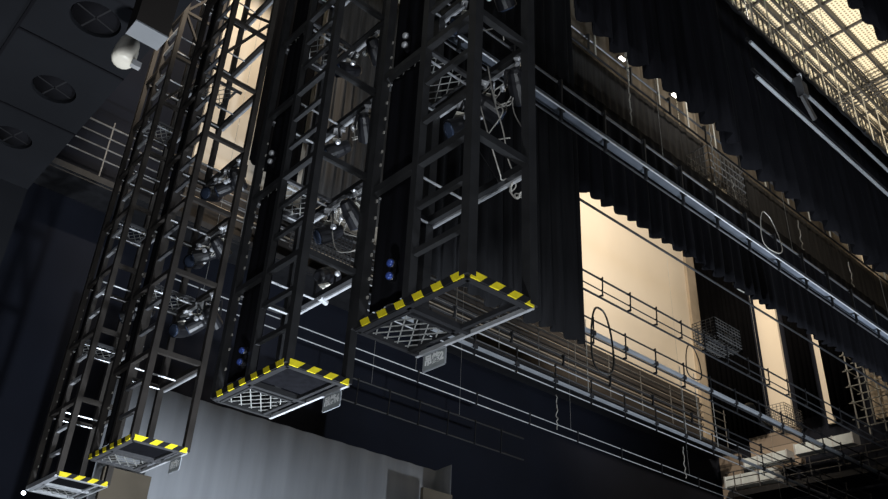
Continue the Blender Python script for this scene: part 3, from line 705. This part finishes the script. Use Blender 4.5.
for i in range(5): MB().tube((7.75+0.06*i,1.3,6.3),(7.75+0.06*i,3.3,6.3),0.009,6).build('conduit', M['grey_steel'], ct)
rk = thing('cable_rack', 'pale vertical cable rack hanging from the gridiron at the right edge', 'rack', (8.6,2.3,5.4))
for i in range(6): MB().bar((8.25+0.14*i,2.25,5.2),(8.25+0.14*i,2.25,6.1),0.014).build('upright', M['bare_steel'], rk)
for i in range(5): MB().bar((8.2,2.25,5.3+0.18*i),(9.1,2.25,5.3+0.18*i),0.012).build('crosspiece', M['bare_steel'], rk)

# ------------------------------------------------------------------ lamps at the soffit edge
wl = thing('pendant_lamp', 'cream enamel pendant lamp hanging at the edge of the dark soffit', 'lamp', (0.257,1.075,0.91))
MB().lathe((0.257,1.075,0.885),(0.1,0.15,1),[(0,0.012),(0.002,0.0155),(0.007,0.0175),(0.016,0.0182),(0.032,0.0175),(0.038,0.016),(0.048,0.0155),(0.051,0.010)],14).build('bell', M['white_enamel'], wl, smooth=True)
MB().cbox((0.275,1.065,0.885),(0.014,0.009,0.010)).build('clip', M['bare_steel'], wl)
MB().cbox((0.262,1.080,0.940),(0.014,0.008,0.010)).build('hook', M['bare_steel'], wl)
MB().tube((0.262,1.082,0.943),(0.262,1.084,0.998),0.003,6).build('stem', M['black_steel'], wl)
fl = thing('floodlight_box', 'dark floodlight box with grey face beside the cream pendant lamp', 'floodlight', (0.28,0.98,0.90))
q = [(0.239,1.030,0.90),(0.290,1.030,0.90),(0.290,0.993,0.90),(0.239,0.993,0.90)]
b = MB(); b.add([(x,y,z+0.003) for x,y,z in q]+[(x,y,z+0.097) for x,y,z in q],[(0,3,2,1),(4,5,6,7),(0,1,5,4),(1,2,6,5),(2,3,7,6),(3,0,4,7)]); b.build('housing', M['brown_wall'], fl)
b = MB(); b.add(q+[(x,y,z+0.0025) for x,y,z in q],[(0,3,2,1),(4,5,6,7),(0,1,5,4),(1,2,6,5),(2,3,7,6),(3,0,4,7)]); b.build('face_plate', M['aluminium'], fl)
# bright little lamp on the corner of the farthest tower
cl = thing('corner_lamp', 'bright white lamp at the bottom left corner of the farthest tower', 'lamp', (X0-0.012,TY[3]+0.375,0.985))
MB().lathe((X0-0.012,TY[3]+0.380,0.985),(-0.4,-0.6,-0.5),[(0,0.008),(0.012,0.010)],12).build('housing', M['lamp_body'], cl)
MB().lathe((X0-0.018,TY[3]+0.371,0.978),(-0.4,-0.6,-0.5),[(0,0.010),(0.006,0.007),(0.008,0.002)],12).build('bulb', M['lamp_glass'], cl, smooth=True)

# ------------------------------------------------------------------ camera
cd = bpy.data.cameras.new('camera'); cam = bpy.data.objects.new('camera', cd); col.objects.link(cam)
yaw, pitch, roll, f = 0.708188993, 0.534961476, 0.0504983451, 852.913073
fw = V((math.sin(yaw)*math.cos(pitch), math.cos(yaw)*math.cos(pitch), math.sin(pitch)))
r0 = V((math.cos(yaw), -math.sin(yaw), 0)); u0 = r0.cross(fw)
rt = r0*math.cos(roll)+u0*math.sin(roll); up = -r0*math.sin(roll)+u0*math.cos(roll)
mw = Matrix((( rt.x, up.x, -fw.x, 0), (rt.y, up.y, -fw.y, 0), (rt.z, up.z, -fw.z, EYE), (0,0,0,1)))
cam.matrix_world = mw
cd.sensor_fit = 'HORIZONTAL'; cd.sensor_width = 36.0; cd.lens = f/888*36.0; cd.clip_start = 0.05; cd.clip_end = 200
sc.camera = cam

# ------------------------------------------------------------------ light
def light(kind, name, p, target, energy, color, size=0.3, angle=60, blend=0.6):
    l = bpy.data.lights.new(name, kind); l.energy = energy; l.color = color
    if kind == 'SPOT': l.spot_size = math.radians(angle); l.spot_blend = blend; l.shadow_soft_size = size
    elif kind == 'AREA': l.size = size
    else: l.shadow_soft_size = size
    o = bpy.data.objects.new(name, l); col.objects.link(o); o.location = W(p)
    if target is not None: o.rotation_euler = (W(target)-W(p)).to_track_quat('-Z','Y').to_euler()
    return o
WARM = (1.0, 0.87, 0.70); COOL = (0.80, 0.89, 1.0)
light('SPOT', 'work_flood', (5.6,2.95,6.2), (7.9,5.5,4.6), 5000, WARM, 0.4, 75, 0.6)
light('SPOT', 'work_flood', (1.72,3.8,6.3), (2.2,5.5,4.8), 2000, WARM, 0.2, 60, 0.5)
light('SPOT', 'tower_fill', (0.6,3.0,4.9), (1.3,4.05,4.1), 2600, WARM, 0.15, 42, 0.8)  # unseen warm spot added to brighten the upper far towers
light('SPOT', 'side_flood', (6.8,2.9,6.2), (9.25,4.3,4.2), 2200, WARM, 0.3, 50, 0.6)
light('SPOT', 'grid_flood', (7.3,1.6,3.4), (7.6,2.3,6.5), 6000, (1.0,0.91,0.74), 0.3, 90, 0.7)
light('SPOT', 'side_fill', (0.35,0.75,-0.45), (1.1,1.75,1.0), 620, (0.90,0.95,1.0), 0.15, 100, 0.6)  # unseen spot added to brighten the signs and left tower faces
light('SPOT', 'side_fill', (0.55,2.2,-0.45), (1.3,3.6,1.1), 380, (0.88,0.94,1.0), 0.15, 75, 0.8)
light('SPOT', 'drape_flood', (4.2,1.3,5.0), (4.9,2.45,3.6), 420, (1.0,0.92,0.80), 0.2, 110, 0.8)
light('SPOT', 'stage_wash', (5.5,1.0,-0.4), (5.0,3.0,2.6), 5500, COOL, 0.2, 80, 0.8)
light('SPOT', 'front_fill', (2.6,0.2,-0.45), (3.2,1.1,2.4), 2600, (0.85,0.93,1.0), 0.2, 44, 0.7)  # unseen spot added to brighten the near batten pipes
light('SPOT', 'tower_wash', (1.9,2.2,-0.45), (1.4,3.4,1.6), 3000, COOL, 0.15, 95, 0.8)
light('SPOT', 'tower_wash', (2.6,1.0,-0.45), (1.4,1.7,1.4), 1200, COOL, 0.15, 90, 0.8)
light('AREA', 'cool_fill', (-0.6,-1.2,1.5), (2.0,3.0,2.2), 300, (0.88,0.93,1.0), 4.0)  # unseen soft fill added behind the camera
light('SPOT', 'cyc_wash', (2.9,3.4,-0.4), (2.6,4.6,1.0), 270, (0.84,0.93,1.0), 0.4, 110, 0.9)
w = bpy.data.worlds.new('world'); sc.world = w; w.use_nodes = True
w.node_tree.nodes['Background'].inputs['Color'].default_value = (0.40, 0.50, 0.75, 1)
w.node_tree.nodes['Background'].inputs['Strength'].default_value = 0.02
vs_ = sc.view_settings
sc.display_settings.display_device = 'sRGB'
vs_.view_transform = 'Standard'; vs_.look = 'None'; vs_.exposure = 0; vs_.gamma = 1; vs_.use_curve_mapping = False
